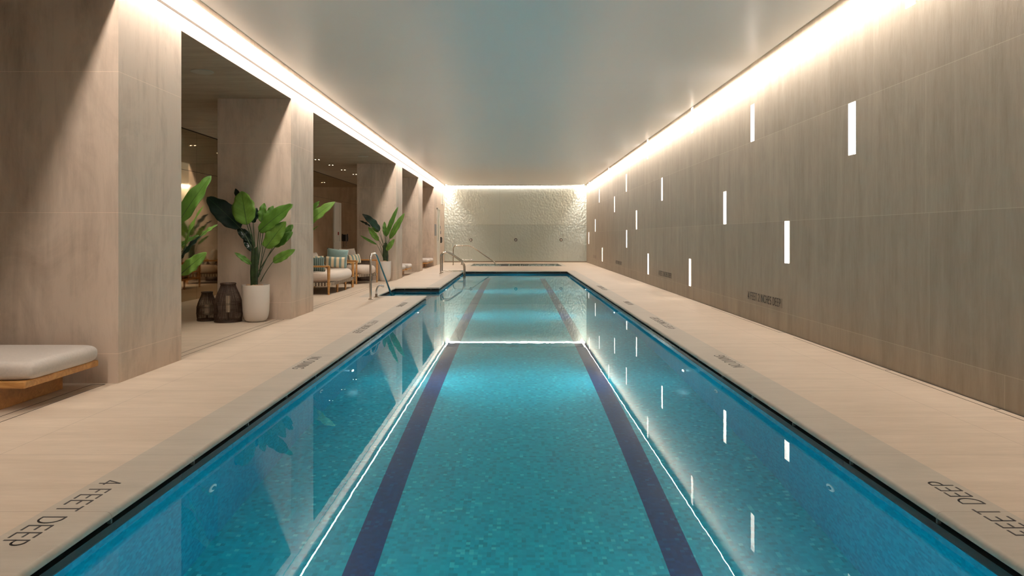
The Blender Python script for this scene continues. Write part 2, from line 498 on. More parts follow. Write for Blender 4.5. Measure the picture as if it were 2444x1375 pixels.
# slit light things
RN = {'A': 'lowest row', 'B': 'second row up', 'C': 'third row up', 'D': 'fourth row up', 'E': 'fifth row up', 'F': 'top row at the ceiling'}
ORD = {3: ('nearest', 'middle', 'farthest'), 5: ('nearest', 'second nearest', 'middle', 'second farthest', 'farthest')}
proto = thing('wall_light', 'x', 'wall light')
mb = MB(); dp = .055; h0 = .512
a, b = -SW, SW
for q in (((0,a,0),(dp,a,0),(dp,a,h0),(0,a,h0)), ((0,b,0),(0,b,h0),(dp,b,h0),(dp,b,0)), ((0,a,0),(0,b,0),(dp,b,0),(dp,a,0)), ((0,a,h0),(dp,a,h0),(dp,b,h0),(0,b,h0))):
    mb.quad(*q)
mb.build('housing', 'white_housing', proto, fix=False)
MB().quad((dp-.001, a, 0), (dp-.001, a, h0), (dp-.001, b, h0), (dp-.001, b, 0)).build('diffuser', 'slit_glow', proto, fix=False)
cnt = {}
for k, (y_, z0, z1, r) in enumerate(sorted(SLITS)):
    o = proto if k == 0 else copy_tree(proto)
    o.location = (XR, y_, z0)
    i = cnt.get(r, 0); cnt[r] = i+1
    n_ = sum(1 for s in SLITS if s[3] == r)
    o['label'] = f'slit light in the right wall, {RN[r]}, {ORD[n_][i]} of {n_}'
    o['category'] = 'wall light'; o['group'] = 'slit lights recessed in the right wall'

# ------------------------------------------------------------------ other walls, ceiling
mb = MB(); mb.box(PXL*0-2.99, 3.105, YN, 29.6, H, H+.05)
struct(mb, 'ceiling', 'ceiling_paint', 'smooth pale ceiling panel floating between light slots')
mb = MB(); mb.box(XL-.02, XR+.05, YN, YF, HT, HT+.1)
struct(mb, 'ceiling', 'plaster_dark', 'upper slab above the floating ceiling')
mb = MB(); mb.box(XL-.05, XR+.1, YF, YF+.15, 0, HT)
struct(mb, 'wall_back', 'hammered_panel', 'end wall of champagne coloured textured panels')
mb = MB(); mb.box(XG-.1, XR+.1, YN-.15, YN, 0, HT)
struct(mb, 'wall_front', 'stone_left', 'stone wall behind the camera')
mb = MB(); mb.box(XG-.1, XG, YN, 27.2, 0, HS+.02)
struct(mb, 'wall_left', 'bronze_mirror', 'bronze mirror panels along the back of the lounge gallery')
mb = MB(); mb.box(XG-.1, XL, YN, YF, HS, HT)
# lintel: stone front, soffit below
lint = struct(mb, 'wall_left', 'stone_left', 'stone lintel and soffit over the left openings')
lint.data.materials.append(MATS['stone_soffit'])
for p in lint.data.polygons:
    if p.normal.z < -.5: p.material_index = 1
mb = MB(); mb.box(XG-.1, XL, 27.0, YF, 0, HS)
struct(mb, 'wall_left', 'stone_left', 'solid stone end of the left wall with the door')
for y0, y1, lb in ((-3.2, -2.2, 'stone pier behind the camera'), (1.1, 2.15, 'stone pier beside the camera'), (5.44, 6.47, 'square stone pier nearest the camera, beside the daybed'),
                   (9.66, 10.73, 'square stone pier behind the lanterns'), (18.26, 19.3, 'square stone pier beyond the lounge furniture'), (22.6, 23.6, 'farthest square stone pier')):
    mb = MB(); mb.box(-4.19, XL, y0, y1, 0, HS); struct(mb, 'pillar', 'stone_left', lb)
# linear slot in the lintel
mb = MB(); mb.box(XL-.01, XL+.0015, -3, 26.9, 3.258, 3.282); struct(mb, 'trim_1', 'groove', 'thin dark linear slot in the lintel')
# end wall base
mb = MB(); mb.box(XL, XR, YF-.04, YF, 0, .05); struct(mb, 'baseboard_back', 'plaque')
# ceiling edge trims (dark metal lip)
mb = MB(); mb.box(-2.992, -2.984, YN, 29.6, H-.004, H+.002); mb.box(3.099, 3.107, YN, 29.6, H-.004, H+.002); mb.box(-2.992, 3.107, 29.592, 29.6, H-.004, H+.002)
struct(mb, 'trim_2', 'speaker_mesh', 'thin metal edge of the floating ceiling')
# floor slot drains
mb = MB()
for y0, y1 in ((2.15, 5.40), (6.52, 9.62), (10.78, 18.2), (19.35, 22.55), (23.65, 26.95)):
    mb.box(-3.235, -3.230, y0, y1, 0, .0012); mb.box(-3.335, -3.330, y0, y1, 0, .0012)
    mb.box(-3.335, -3.230, y0, y0+.005, 0, .0012); mb.box(-3.335, -3.230, y1-.005, y1, 0, .0012)
for y0, y1 in ((3.0, 4.6), (4.62, 5.95), (5.97, 7.9), (8.3, 11.2)):
    mb.box(3.235, 3.240, y0, y1, 0, .0012); mb.box(3.24, 3.31, y0, y0+.006, 0, .0012)
mb.box(3.300, 3.31, -3, 31, 0, .0012)
struct(mb, 'trim_3', 'dark_line', 'thin dark slot drains in the deck')

# ------------------------------------------------------------------ LED strips
def led(name, xe, sgn, tilt, label):
    w_ = .060; dx, dz = w_*math.cos(tilt), w_*math.sin(tilt)
    x0, z0, x1, z1 = xe, H+.054, xe+sgn*dx, H+.054+dz
    mb = MB(); y = YN+.1
    while y < 30.85:
        y1 = min(y+1.0, 30.85); mb.quad((x0, y, z0), (x0, y1, z0), (x1, y1, z1), (x1, y, z1)); y = y1
    o = mb.build('led_strip', 'led_strip', fix=False)
    for p in o.data.polygons:
        if p.normal.z > 0: p.flip()
    bk = MB().box(min(x0, x1)-.002, max(x0, x1)+.002, YN+.1, 30.85, H+.055+dz, H+.067+dz).build('mounting_rail', 'plaster_dark', o)
    return tag(o, label, 'light strip', 'cove light strips')
led('l', -2.993, -1, math.radians(6), 'warm white light strip in the ceiling slot above the left openings')
led('r', 3.108, 1, math.radians(16), 'warm white light strip in the ceiling slot along the right wall')
t = thing('linear_light', 'bright linear light along the top of the far end wall', 'linear light', (0, 30.94, 3.43))
MB().box(-3.1, 3.25, .012, .062, -.0, .05).build('body', 'steel', t)
mb = MB()
for i in range(12):
    xa = -3.08+i*.526; mb.quad((xa, .010, .004), (xa+.52, .010, .004), (xa+.52, .010, .036), (xa, .010, .036))
    mb.quad((xa, .012, -.002), (xa+.52, .012, -.002), (xa+.52, .046, -.002), (xa, .046, -.002))
mb.build('diffuser', 'led_far', t, fix=False)

# ------------------------------------------------------------------ gallery spots and speakers
proto = thing('recessed_downlight', 'x', 'downlight')
MB().box(-.08, .08, -.035, .035, -.004, 0).build('trim_plate', 'stone_soffit', proto)
mb = MB()
for s in (-.045, .045): MB().quad((s-.013, -.013, -.005), (s-.013, .013, -.005), (s+.013, .013, -.005), (s+.013, -.013, -.005)).build('lamp', 'spot_glow', proto, fix=False)
ld = bpy.data.lights.new('gallery_spot', 'SPOT'); ld.energy = 24; ld.color = (1, .78, .52); ld.spot_size = math.radians(85); ld.spot_blend = .8; ld.shadow_soft_size = .03
lo = bpy.data.objects.new('bulb', ld); COL.objects.link(lo); lo.parent = proto; lo.location = (0, 0, -.02)
ysp = [3.7, 7.4, 8.6, 12.0, 13.3, 14.6, 15.95, 17.3, 18.62, 19.95, 21.4, 24.6]
lb = {17.3: 'twin downlight in the gallery soffit, nearest of the four above the armchair', 18.62: 'small twin downlight in the gallery soffit, second of the four above the armchair',
      19.95: 'small twin downlight in the gallery soffit, third of the four above the armchair', 21.4: 'small twin downlight in the gallery soffit, farthest of the four above the armchair'}
for k, y_ in enumerate(ysp):
    o = proto if k == 0 else copy_tree(proto)
    o.location = (-4.98, y_, HS)
    tag(o, lb.get(y_, 'small twin downlight in the gallery soffit hidden behind a stone pier'), 'downlight', 'twin downlights in the gallery soffit')
for k, (x_, y_, l_) in enumerate(((-3.68, 8.07, 'round flush ceiling speaker above the lanterns and planter'), (-3.66, 16.6, 'round flush ceiling speaker above the armchair'))):
    o = MB().lathe([(.118, -.004), (.128, -.006), (.128, 0), (.118, 0)], seg=48).build('ceiling_speaker', 'speaker_mesh', smooth=True)
    o.location = (x_, y_, HS); tag(o, l_, 'ceiling speaker', 'flush speakers in the gallery soffit')
    MB().lathe([(.10, -.007), (.117, -.0065), (.117, -.004), (.1, -.004)], seg=40).build('grille', 'speaker_mesh', o, smooth=True)

# ------------------------------------------------------------------ stroke lettering
def arc(cx, cy, rx, ry, a0, a1, n=10):
    return [(cx+rx*math.cos(math.radians(a0+(a1-a0)*i/n)), cy+ry*math.sin(math.radians(a0+(a1-a0)*i/n))) for i in range(n+1)]
G = {
 'F': (.45, [[(0,0),(0,1),(.45,1)], [(0,.52),(.38,.52)]]),
 'E': (.45, [[(.45,0),(0,0),(0,1),(.45,1)], [(0,.52),(.4,.52)]]),
 'T': (.5, [[(0,1),(.5,1)], [(.25,0),(.25,1)]]),
 'D': (.62, [[(0,0),(0,1),(.2,1)]+arc(.2,.5,.42,.5,90,-90,14)[1:]+[(0,0)]]),
 'P': (.45, [[(0,0),(0,1),(.22,1)]+arc(.22,.73,.23,.27,90,-90)[1:]+[(0,.46)]]),
 'N': (.6, [[(0,0),(0,1),(.6,0),(.6,1)]]),
 'O': (.8, [arc(.4,.5,.4,.5,0,360,24)]),
 'I': (.0, [[(0,0),(0,1)]]),
 'V': (.6, [[(0,1),(.3,0),(.6,1)]]),
 'G': (.75, [arc(.4,.5,.4,.5,45,330,20)+[(.75,.45),(.45,.45)]]),
 'C': (.65, [arc(.4,.5,.4,.5,50,310,20)]),
 'H': (.55, [[(0,0),(0,1)], [(.55,0),(.55,1)], [(0,.52),(.55,.52)]]),
 'S': (.42, [arc(.21,.74,.21,.26,40,270,12)+arc(.21,.25,.21,.25,90,-140,12)[1:]]),
 '4': (.5, [[(.38,0),(.38,1),(0,.28),(.52,.28)]]),
 '3': (.42, [arc(.2,.75,.21,.25,150,-90,12)+arc(.2,.25,.23,.25,90,-150,12)[1:]]),
 '2': (.45, [arc(.22,.76,.22,.24,160,-20,10)+[(0,0),(.46,0)]]),
}
def lettering(text, origin, R, U, Nn, height, length, stroke=.085, z=.0012):
    gap = .26; w = 0; items = []; wi = 0
    for ch in text:
        if ch == ' ': w += .42; wi += 1; continue
        items.append((w, G[ch], wi)); w += G[ch][0]+gap
    w -= gap; sx = length/(w*height)
    o = Vector(origin); R = Vector(R); U = Vector(U); Nn = Vector(Nn); mbs = []
    fn = lambda u, v, t: o+R*(u*height*sx)+U*(v*height)+Nn*t
    for off, (gw, strokes), k in items:
        while len(mbs) <= k: mbs.append(MB())
        mb = mbs[k]
        for st in strokes:
            for (a, b) in zip(st[:-1], st[1:]):
                dx, dy = (b[0]-a[0])*sx, b[1]-a[1]; L = math.hypot(dx, dy)
                if L < 1e-6: continue
                tx, ty = dx/L, dy/L; h = stroke/2
                ax, ay = (a[0]+off)*sx, a[1]; bx, by = (b[0]+off)*sx, b[1]
                e = h*.6
                q = [(ax-tx*e-ty*h, ay-ty*e+tx*h), (ax-tx*e+ty*h, ay-ty*e-tx*h), (bx+tx*e+ty*h, by+ty*e-tx*h), (bx+tx*e-ty*h, by+ty*e+tx*h)]
                q = [(u/sx, v) for u, v in q]
                mb.prism(q, fn, z)
    return mbs
def coping_text(text, side, y_far, y_near, which, h=.096, fade=1):
    L = y_far-y_near
    if side == 'L':
        mbs = lettering(text, (-1.961, y_far, 0), (0, -1, 0), (1, 0, 0), (0, 0, 1), h, L)
    else:
        mbs = lettering(text, (2.062, y_near, 0), (0, 1, 0), (-1, 0, 0), (0, 0, 1), h, L)
    o = thing('coping_lettering', 'x', 'lettering', (-1.915 if side == 'L' else 2.01, (y_far+y_near)/2, 0))
    for mb in mbs: c_ = mb.build('word', 'ink', o); c_.location = -o.location
    tag(o, f'dark lettering {text} on the {"left" if side == "L" else "right"} coping, {which}', 'lettering', 'lettering set into the pool coping')
for a in (('4 FEET DEEP', 'L', 3.27, 2.585, 'nearest the camera'), ('4 FEET DEEP', 'R', 3.25, 2.56, 'nearest the camera'),
          ('NO DIVING', 'L', 6.62, 6.03, 'second from the camera'), ('NO DIVING', 'R', 6.72, 6.11, 'second from the camera'),
          ('4 FEET 2 INCHES DEEP', 'L', 9.46, 8.27, 'beside the lantern pier'), ('4 FEET 2 INCHES DEEP', 'R', 9.88, 8.66, 'below the nearest wall plaque'),
          ('NO DIVING', 'L', 12.05, 11.35, 'by the handrail'), ('NO DIVING', 'R', 12.3, 11.7, 'in the middle of the pool length'),
          ('4 FEET 2 INCHES DEEP', 'R', 16.2, 14.9, 'farthest along')): coping_text(*a)
for k, (y0, y1, txt, w_) in enumerate(((8.41, 9.68, '4 FEET 2 INCHES DEEP', 'nearest and largest'), (14.31, 15.59, '4 FEET 2 INCHES DEEP', 'second nearest'), (20.9, 22.16, '4 FEET 2 INCHES DEEP', 'third along'), (27.55, 28.4, '', 'smallest, near the far corner'))):
    t = thing('depth_plaque', f'grey metal depth plaque low on the right wall, {w_}', 'plaque', (XR, (y0+y1)/2, .345), group='depth plaques on the right wall')
    hl = (y1-y0)/2
    MB().box(-.004, .003, -hl, hl, -.058, .058).build('plate', 'plaque', t)
    if txt: lettering(txt, (-.004, hl-.05, -.046), (0, -1, 0), (0, 0, 1), (-1, 0, 0), .092, 2*hl-.1, .11) and [m_.build('word', 'ink', t) for m_ in lettering(txt, (-.004, hl-.05, -.046), (0, -1, 0), (0, 0, 1), (-1, 0, 0), .092, 2*hl-.1, .11)]
o = thing('spa_lettering', 'x', 'lettering', (.24, SY1, -.09))
for m_ in lettering('3 FEET DEEP', (-.16, SY1, -.135), (1, 0, 0), (0, 0, 1), (0, -1, 0), .095, .8, .13, .002): c_ = m_.build('word', 'ink', o); c_.location = -o.location
tag(o, 'dark lettering 3 FEET DEEP on the inside of the hot tub', 'lettering')
o = MB().box(-.56, -.24, SY1-.003, SY1, -.15, -.04).build('tile_panel', 'grey_sign'); set_origin(o, (-.4, SY1, -.09)); tag(o, 'small dark teal tile panel inside the hot tub edge', 'tile panel')

# ------------------------------------------------------------------ pool lamps and inlets
def spotl(parent, loc, rot, energy, color, size, blend=.6, soft=.04):
    l = bpy.data.lights.new('lamp', 'SPOT'); l.energy = energy; l.color = color; l.spot_size = math.radians(size); l.spot_blend = blend; l.shadow_soft_size = soft
    o = bpy.data.objects.new('bulb', l); COL.objects.link(o); o.parent = parent; o.location = loc; o.rotation_euler = rot; return o
proto = thing('pool_light', 'x', 'pool light')
MB().tube([(0, 0, 0), (.012, 0, 0)], .05, 24).build('bezel', 'fixture_white', proto, smooth=True)
MB().tube([(.012, 0, 0), (.018, 0, 0)], .028, 20).build('lens', 'pool_lamp_glow', proto)
spotl(proto, (.05, 0, 0), (0, math.radians(-104), 0), 150, (.64, .95, 1), 106, .9, .03)
first = True
for side, X, rz in (('left', PXL, 0), ('right', PXR, math.pi)):
    for k, y_ in enumerate((2.35, 7.25, 12.2, 17.1, 21.9)):
        o = proto if first else copy_tree(proto); first = False
        xx = X if (side == 'right' or y_ < NY0) else PXL2
        o.location = (xx, y_, -.86); o.rotation_euler = (0, 0, rz)
        w_ = ('nearest of five', 'second nearest of five', 'middle of five', 'second farthest of five', 'farthest of five')[k]
        tag(o, f'small underwater light in the {side} pool wall, {w_}', 'pool light', 'underwater lights in the pool walls')
proto = thing('pool_inlet', 'x', 'pool fitting')
MB().tube([(0, 0, 0), (.006, 0, 0)], .045, 24).build('flange', 'fixture_white', proto, smooth=True)
MB().tube([(.006, 0, 0), (.014, 0, 0)], .02, 16).build('eyeball', 'pool_wall_mosaic', proto, smooth=True)
first = True
for side, X, rz in (('left', PXL, 0), ('right', PXR, math.pi)):
    for k, y_ in enumerate((3.9, 6.1)):
        o = proto if first else copy_tree(proto); first = False
        o.location = (X, y_, -.60); o.rotation_euler = (0, 0, rz)
        tag(o, f'round water inlet in the {side} pool wall, {("nearer","farther")[k]} of the two', 'pool fitting', 'round inlets in the pool walls')

# ------------------------------------------------------------------ rails and spouts
def smooth_path(pts, r=.12, n=6):
    pts = [Vector(p) for p in pts]; out = [pts[0]]
    for a, b, c in zip(pts[:-2], pts[1:-1], pts[2:]):
        u = (a-b); v = (c-b); k = min(r, u.length*.49, v.length*.49)
        p0 = b+u.normalized()*k; p1 = b+v.normalized()*k
        for i in range(n+1):
            t = i/n; out.append(p0*(1-t)**2+b*2*t*(1-t)+p1*t*t)
    out.append(pts[-1]); return out
def flange(mb, x, y, z=0, r=.045): mb.lathe([(r, z), (r, z+.008), (r*.8, z+.014)], x, y, 24)
t = thing('handrail', 'steel handrail descending into the pool entry notch', 'handrail', (-2.655, 12.67, 0))
MB().tube(smooth_path([(0,0,0), (0,0,.84), (.01,.42,.845), (.01,2.12,-.1), (.01,2.3,-.55), (.01,2.3,-1.0)], .14), .0215, 14).build('rail', 'steel', t, smooth=True)
mb = MB(); flange(mb, 0, 0); mb.build('base_flange', 'steel', t, smooth=True)
t = thing('pool_ladder', 'pair of curved steel ladder rails at the far left edge of the pool', 'ladder', (-2.30, 21.5, 0))
for dy in (0, .5):
    MB().tube(smooth_path([(0,dy,0), (0,dy,.66), (.24,dy,.66), (.73,dy,.33), (.73,dy,-.05), (.73,dy,-1.15)], .17), .0215, 14).build('rail', 'steel', t, smooth=True)
    MB().tube([(0,dy,.07), (.73,dy,.07)], .014, 10).build('cross_bar', 'steel', t, smooth=True)
    mb = MB(); flange(mb, 0, dy); mb.build('base_flange', 'steel', t, smooth=True)
for z in (-.35, -.62, -.9): MB().box(.68, .78, 0, .5, z-.012, z+.012).build('step', 'steel', t)
t = thing('handrail', 'steel handrail descending into the hot tub by the far wall', 'handrail', (-2.47, 27.9, 0))
MB().tube(smooth_path([(0,0,0), (0,0,.80), (.70,0,.80), (1.73,0,.10), (1.76,0,-.2), (1.76,0,-.9)], .17), .0215, 14).build('rail', 'steel', t, smooth=True)
mb = MB(); flange(mb, 0, 0); mb.build('base_flange', 'steel', t, smooth=True)
t = thing('deck_spout', 'short chrome deck spout beside the nearest handrail', 'water spout', (-2.635, 13.1, 0))
MB().lathe([(.055, 0), (.055, .01), (.026, .014), (.022, .07)], 0, 0, 24).build('base', 'steel', t, smooth=True)
MB().tube(smooth_path([(0,0,.06), (0,0,.20), (.06,.05,.235), (.105,.09,.215)], .06), [.017]*15+[.018]*0+[.02], 12).build('spout', 'chrome', t, smooth=True) if False else MB().tube(smooth_path([(0,0,.06), (.005,0,.17), (.05,.03,.235), (.12,.08,.205)], .06), .016, 12).build('spout', 'chrome', t, smooth=True)
MB().tube([(.095,.063,.219), (.125,.083,.203)], .022, 14).build('nozzle', 'chrome', t, smooth=True)
t = thing('deck_spout', 'long thin chrome spout beside the hot tub', 'water spout', (-2.16, 28.2, 0))
MB().lathe([(.045, 0), (.045, .01), (.022, .014), (.02, .05)], 0, 0, 20).build('base', 'steel', t, smooth=True)
MB().tube(smooth_path([(0,0,.04), (.02,0,.21), (.42,0,.21)], .06), .014, 10).build('spout', 'chrome', t, smooth=True)
MB().tube([(.40,0,.21), (.47,0,.21)], .025, 14).build('nozzle', 'chrome', t, smooth=True)
for k, px in enumerate((1124, 1231, 1339)):
    t = thing('wall_spout', f'round chrome spout on the far wall, {("left", "middle", "right")[k]} of the three', 'wall spout', ((px-CX)*31/F, YF, 1.02), group='chrome spouts on the far wall')
    MB().tube([(0, 0, 0), (0, -.015, 0)], .075, 28).build('escutcheon', 'jet_metal', t, smooth=True)
    MB().tube([(0, -.015, 0), (0, -.07, -.005), (0, -.09, -.012)], [.04, .035, .028], 20).build('nozzle', 'chrome', t, smooth=True)

# ------------------------------------------------------------------ far left wall: door, sign, vent, devices
t = thing('door_1', None, None, (XL, 28.45, 0)); t['kind'] = 'structure'; t['label'] = 'pale door in the left wall near the far corner'
MB().box(0, .012, -.45, .45, 0, 2.28).build('door_leaf', 'white_trim', t)
mb = MB(); mb.box(0, .03, -.51, -.45, 0, 2.34); mb.box(0, .03, .45, .51, 0, 2.34); mb.box(0, .03, -.51, .51, 2.28, 2.34); mb.build('door_frame', 'bright_panel', t)
MB().box(.012, .016, -.12, .12, 1.0, 2.05).build('glass_pane', 'bronze_mirror', t)
MB().tube(smooth_path([(.012,-.38,1.0), (.06,-.38,1.0), (.06,-.26,1.0)], .02), .01, 8).build('door_handle', 'chrome', t)
o = MB().box(XL-.003, XL+.012, 27.2, 27.75, 1.2, 1.66).build('notice_board', 'grey_sign'); set_origin(o, (XL, 27.5, 1.4)); tag(o, 'grey notice plate on the left wall before the far door', 'sign')
t = thing('air_vent', 'white framed air vent high on the left wall by the far corner', 'vent', (XL, 30.05, 2.98))
mb = MB(); mb.box(0, .02, -.4, .4, .36, .4); mb.box(0, .02, -.4, .4, -.4, -.36); mb.box(0, .02, -.4, -.36, -.36, .36); mb.box(0, .02, .36, .4, -.36, .36); mb.build('frame', 'white_trim', t)
mb = MB(); mb.box(0, .004, -.36, .36, -.36, .36); [mb.box(.004, .012, -.36, .36, -.35+.06*i, -.33+.06*i) for i in range(12)]; mb.build('grille', 'bright_panel', t)
t = thing('wall_phone', 'small dark emergency phone on the left wall beside the far door', 'phone', (XL, 29.4, 1.02))
MB().box(0, .05, -.09, .09, -.13, .13).build('body', 'black_plastic', t, bevel=.01)
MB().box(.05, .08, -.03, .03, -.1, .1).build('handset', 'chrome', t, bevel=.01)
o = MB().box(XL-.003, XL+.02, 29.3, 29.42, 1.28, 1.40).build('card_reader', 'grey_sign'); set_origin(o, (XL, 29.36, 1.34)); tag(o, 'small grey keypad on the left wall above the phone', 'keypad')
o = MB().box(XL-.003, XL+.02, 29.15, 29.23, 1.5, 1.62).build('light_switch', 'black_plastic'); set_origin(o, (XL, 29.19, 1.56)); tag(o, 'tiny dark switch on the left wall above the keypad', 'switch')
# white glazed panel and phone on mirror wall
t = thing('door_2', None, None, (XG, 22.9, 0)); t['kind'] = 'structure'; t['label'] = 'narrow white panel with glazed frame on the mirror wall behind the sofa'
MB().box(0, .02, -.47, .47, 0, 2.31).build('panel', 'bright_panel', t)
mb = MB(); mb.box(.02, .035, .25, .29, 1.0, 2.26); mb.box(.02, .035, -.44, .29, .98, 1.0); mb.box(.02, .035, -.44, -.41, 1.0, 2.26); mb.build('door_frame', 'white_trim', t)
MB().box(.02, .05, .0, .05, 1.22, 1.32).build('door_handle', 'red_plastic', t)
t = thing('wall_phone', 'black wall telephone with hanging cord on the mirror wall behind the armchair', 'phone', (XG, 23.95, 1.12))
MB().box(0, .06, -.1, .1, -.12, .12).build('body', 'black_plastic', t, bevel=.015)
MB().tube(smooth_path([(.09,0,.14),(.1,0,.0),(.09,0,-.12)], .05), .022, 10).build('handset', 'black_plastic', t, smooth=True)
MB().tube([(.05, .02*math.sin(i*1.3), -.12-.016*i) for i in range(14)], .008, 6).build('cord', 'black_plastic', t)

# ------------------------------------------------------------------ soft shapes
def softbox(name, sx, sy, sz, mat, parent=None, r=.06, puff=.0, loc=(0,0,0), nx=20, ny=14, e=4.0):
    """cushion: superellipsoid-like rounded slab, base at z=0"""
    mb = MB(); nu = 64; rr = min(r if r else sz/2, sz/2)
    def sp(c, p): return math.copysign(abs(c)**p, c)
    pe = 2/e; rings = []
    def ring(off, z, k=1.0):
        for i in range(nu):
            th = 2*math.pi*i/nu
            x = sp(math.cos(th), pe)*(sx/2-off)*k; y = sp(math.sin(th), pe)*(sy/2-off)*k
            zz = z+(puff*(1-(2*x/sx)**2)*(1-(2*y/sy)**2) if z > sz*.5 else 0)
            mb.v.append(Vector((x, y, zz)))
        rings.append(1)
    for k in (.3, .6, .85): ring(rr, 0, k)
    for j in range(7): a_ = math.radians(-90+15*j); ring(rr-rr*math.cos(a_), rr+rr*math.sin(a_))
    for j in range(7): a_ = math.radians(15*j); ring(rr-rr*math.cos(a_), sz-rr+rr*math.sin(a_))
    for k in (.85, .6, .3, .1): ring(rr, sz, k)
    for j in range(len(rings)-1):
        for i in range(nu):
            i2 = (i+1) % nu; mb.f.append((j*nu+i, j*nu+i2, (j+1)*nu+i2, (j+1)*nu+i))
    mb.f.append(tuple(range(nu))[::-1]); mb.f.append(tuple((len(rings)-1)*nu+i for i in range(nu)))
    o = mb.build(name, mat, parent, smooth=True); o.location = loc
    return o
def pillow(name, w, h, t, mat, loc, rot, label, cat, group=None, nx=16, ny=12):
    """throw pillow standing in its local xz plane, thickness along y, centre at origin"""
    mb = MB()
    for s in (-1, 1):
        for j in range(ny+1):
            for i in range(nx+1):
                u = -1+2*i/nx; v = -1+2*j/ny
                k = (1-u*u)**.5*(1-v*v)**.5 if abs(u) < 1 and abs(v) < 1 else 0
                pin = 1-.07*(1-abs(v)**1)*abs(u)**3; pin2 = 1-.07*(1-abs(u))*abs(v)**3
                mb.v.append(Vector((u*w/2*pin, s*(t/2)*k**.8, v*h/2*pin2)))
    m = (nx+1)*(ny+1)
    for s in (0, 1):
        for j in range(ny):
            for i in range(nx):
                a = s*m+j*(nx+1)+i; mb.f.append((a, a+1, a+nx+2, a+nx+1))
    o = mb.build(name, mat, smooth=True, fix=False)
    bm = bmesh.new(); bm.from_mesh(o.data); bmesh.ops.remove_doubles(bm, verts=bm.verts, dist=.0008); bmesh.ops.recalc_face_normals(bm, faces=bm.faces); bm.to_mesh(o.data); bm.free()
    o.location = loc; o.rotation_euler = rot
    return tag(o, label, cat, group)

# chaises
proto = thing('daybed', 'x', 'daybed')
L, Wd = 1.9, .81       # local: x from 0 (pool end) to -L
o = MB().box(-L, 0, -Wd/2, Wd/2, .155, .205).build('platform', 'teak', proto, bevel=.012)
o = MB().box(-L+.3, -.21, -Wd/2+.05, Wd/2-.11, 0, .156).build('base', 'teak_base', proto, bevel=.004)
softbox('cushion', L, Wd, .125, 'linen', proto, r=.052, loc=(-L/2+.03, 0, .203), e=14, puff=.006)
lbs = ['low teak daybed with pale grey cushion nearest the camera, at the left frame edge', 'low daybed with pale cushion in the third opening, nearer of its pair', 'low daybed with pale cushion in the third opening, farther of its pair',
       'low daybed with pale cushion in the last opening, nearer of its pair', 'low daybed with pale cushion in the last opening, farther of its pair']
for k, (x_, y_) in enumerate(((-3.25, 4.945), (-3.22, 19.85), (-3.2, 20.95), (-3.2, 25.55), (-3.19, 26.5))):
    o = proto if k == 0 else copy_tree(proto); o.location = (x_, y_, 0)
    tag(o, lbs[k], 'daybed', 'low daybeds in the openings')

# lounge seats: local x = forward, y = width
def lounge(name, label, width, depth, loc, rz, legs):
    t = thing(name, label, 'sofa' if width > 1.2 else 'armchair', loc, rz)
    w = width/2
    mb = MB(); mb.box(-depth, 0, -w, -w+.035, .195, .235); mb.box(-depth, 0, w-.035, w, .195, .235); mb.box(-.035, 0, -w, w, .195, .235); mb.box(-depth, -depth+.035, -w, w, .195, .235)
    mb.build('seat_frame', 'teak', t, bevel=.004)
    # woven straps as alternating bands
    def straps(f, span):
        n_ = int(span/.034); st = (span-.1)/n_
        a = MB(); b = MB()
        for i in range(n_): (a if i % 2 else b).box(*f(.05+i*st, .05+i*st+st*.96), .172, .244)
        o_ = a.build('woven_strap', 'weave_dark', t); b.build('pale_strap', 'weave_light', o_)
    straps(lambda u, v: (-.01, .006, -w+u, -w+v), width)
    straps(lambda u, v: (-depth+u, -depth+v, -w-.006, -w), depth)
    straps(lambda u, v: (-depth+u, -depth+v, w, w+.006), depth)
    MB().box(-depth+.03, -.03, -w+.03, w-.03, .205, .225).build('seat_deck', 'weave_dark', t)
    for s in (-1, 1):                               # arms
        MB().tube([(-.02, s*(w+.0), 0), (-.02, s*w, .56)], [.02, .034], 4).build('leg', 'teak', t)
        MB().tube([(-depth+.02, s*w, 0), (-depth+.02, s*w, .60)], [.02, .034], 4).build('leg', 'teak', t)
        MB().box(-depth, 0, s*w-.03, s*w+.03, .55, .585).build('arm_rest', 'teak', t, bevel=.006)
    for x_, y_ in legs:
        MB().tube([(x_, y_, 0), (x_, y_, .2)], [.017, .03], 4).build('leg', 'teak', t)
    mb = MB(); mb.box(-depth, -depth+.03, -w, w, .56, .60); mb.box(-depth, -depth+.025, -w, w, .36, .39)
    for i in range(9): yy = -w+width*(i+.5)/9; mb.box(-depth+.004, -depth+.02, yy-.012, yy+.012, .24, .57)
    mb.build('back_frame', 'teak', t)
    softbox('seat_cushion', depth+.04, width-.05, .215, 'cream_linen', t, r=.10, loc=(-depth/2+.06, 0, .230), e=3.4, puff=.015)
    return t
lounge('sofa', 'long teak lounge sofa with curved cream seat and pillows, between the piers', 2.06, .92, (-3.69, 14.72, 0), 0, [(-.02, -.36), (-.02, .33), (-.02, .95), (-.9, -.3), (-.9, .3)])
ang = math.atan2(-.457, .889)
cfr = Vector((-3.65, 17.05, 0))
lounge('armchair', 'teak lounge armchair with cream seat turned toward the pool, beside the far planter', .79, .80, cfr, ang, [])
R = math.radians
pg = 'pillows on the lounge sofa'
pillow('back_cushion', .66, .42, .18, 'cream_linen', (-4.46, 14.1, .66), (R(-14), 0, R(90)), 'cream back cushion at the near end of the sofa', 'cushion', pg)
pillow('back_cushion', .66, .42, .18, 'cream_linen', (-4.46, 14.85, .66), (R(-14), 0, R(90)), 'cream back cushion in the middle of the sofa', 'cushion', pg)
pillow('throw_pillow', .36, .36, .14, 'cream_linen', (-4.27, 14.62, .655), (R(-16), 0, R(78)), 'cream pillow leaning left of the teal pillow', 'pillow', pg)
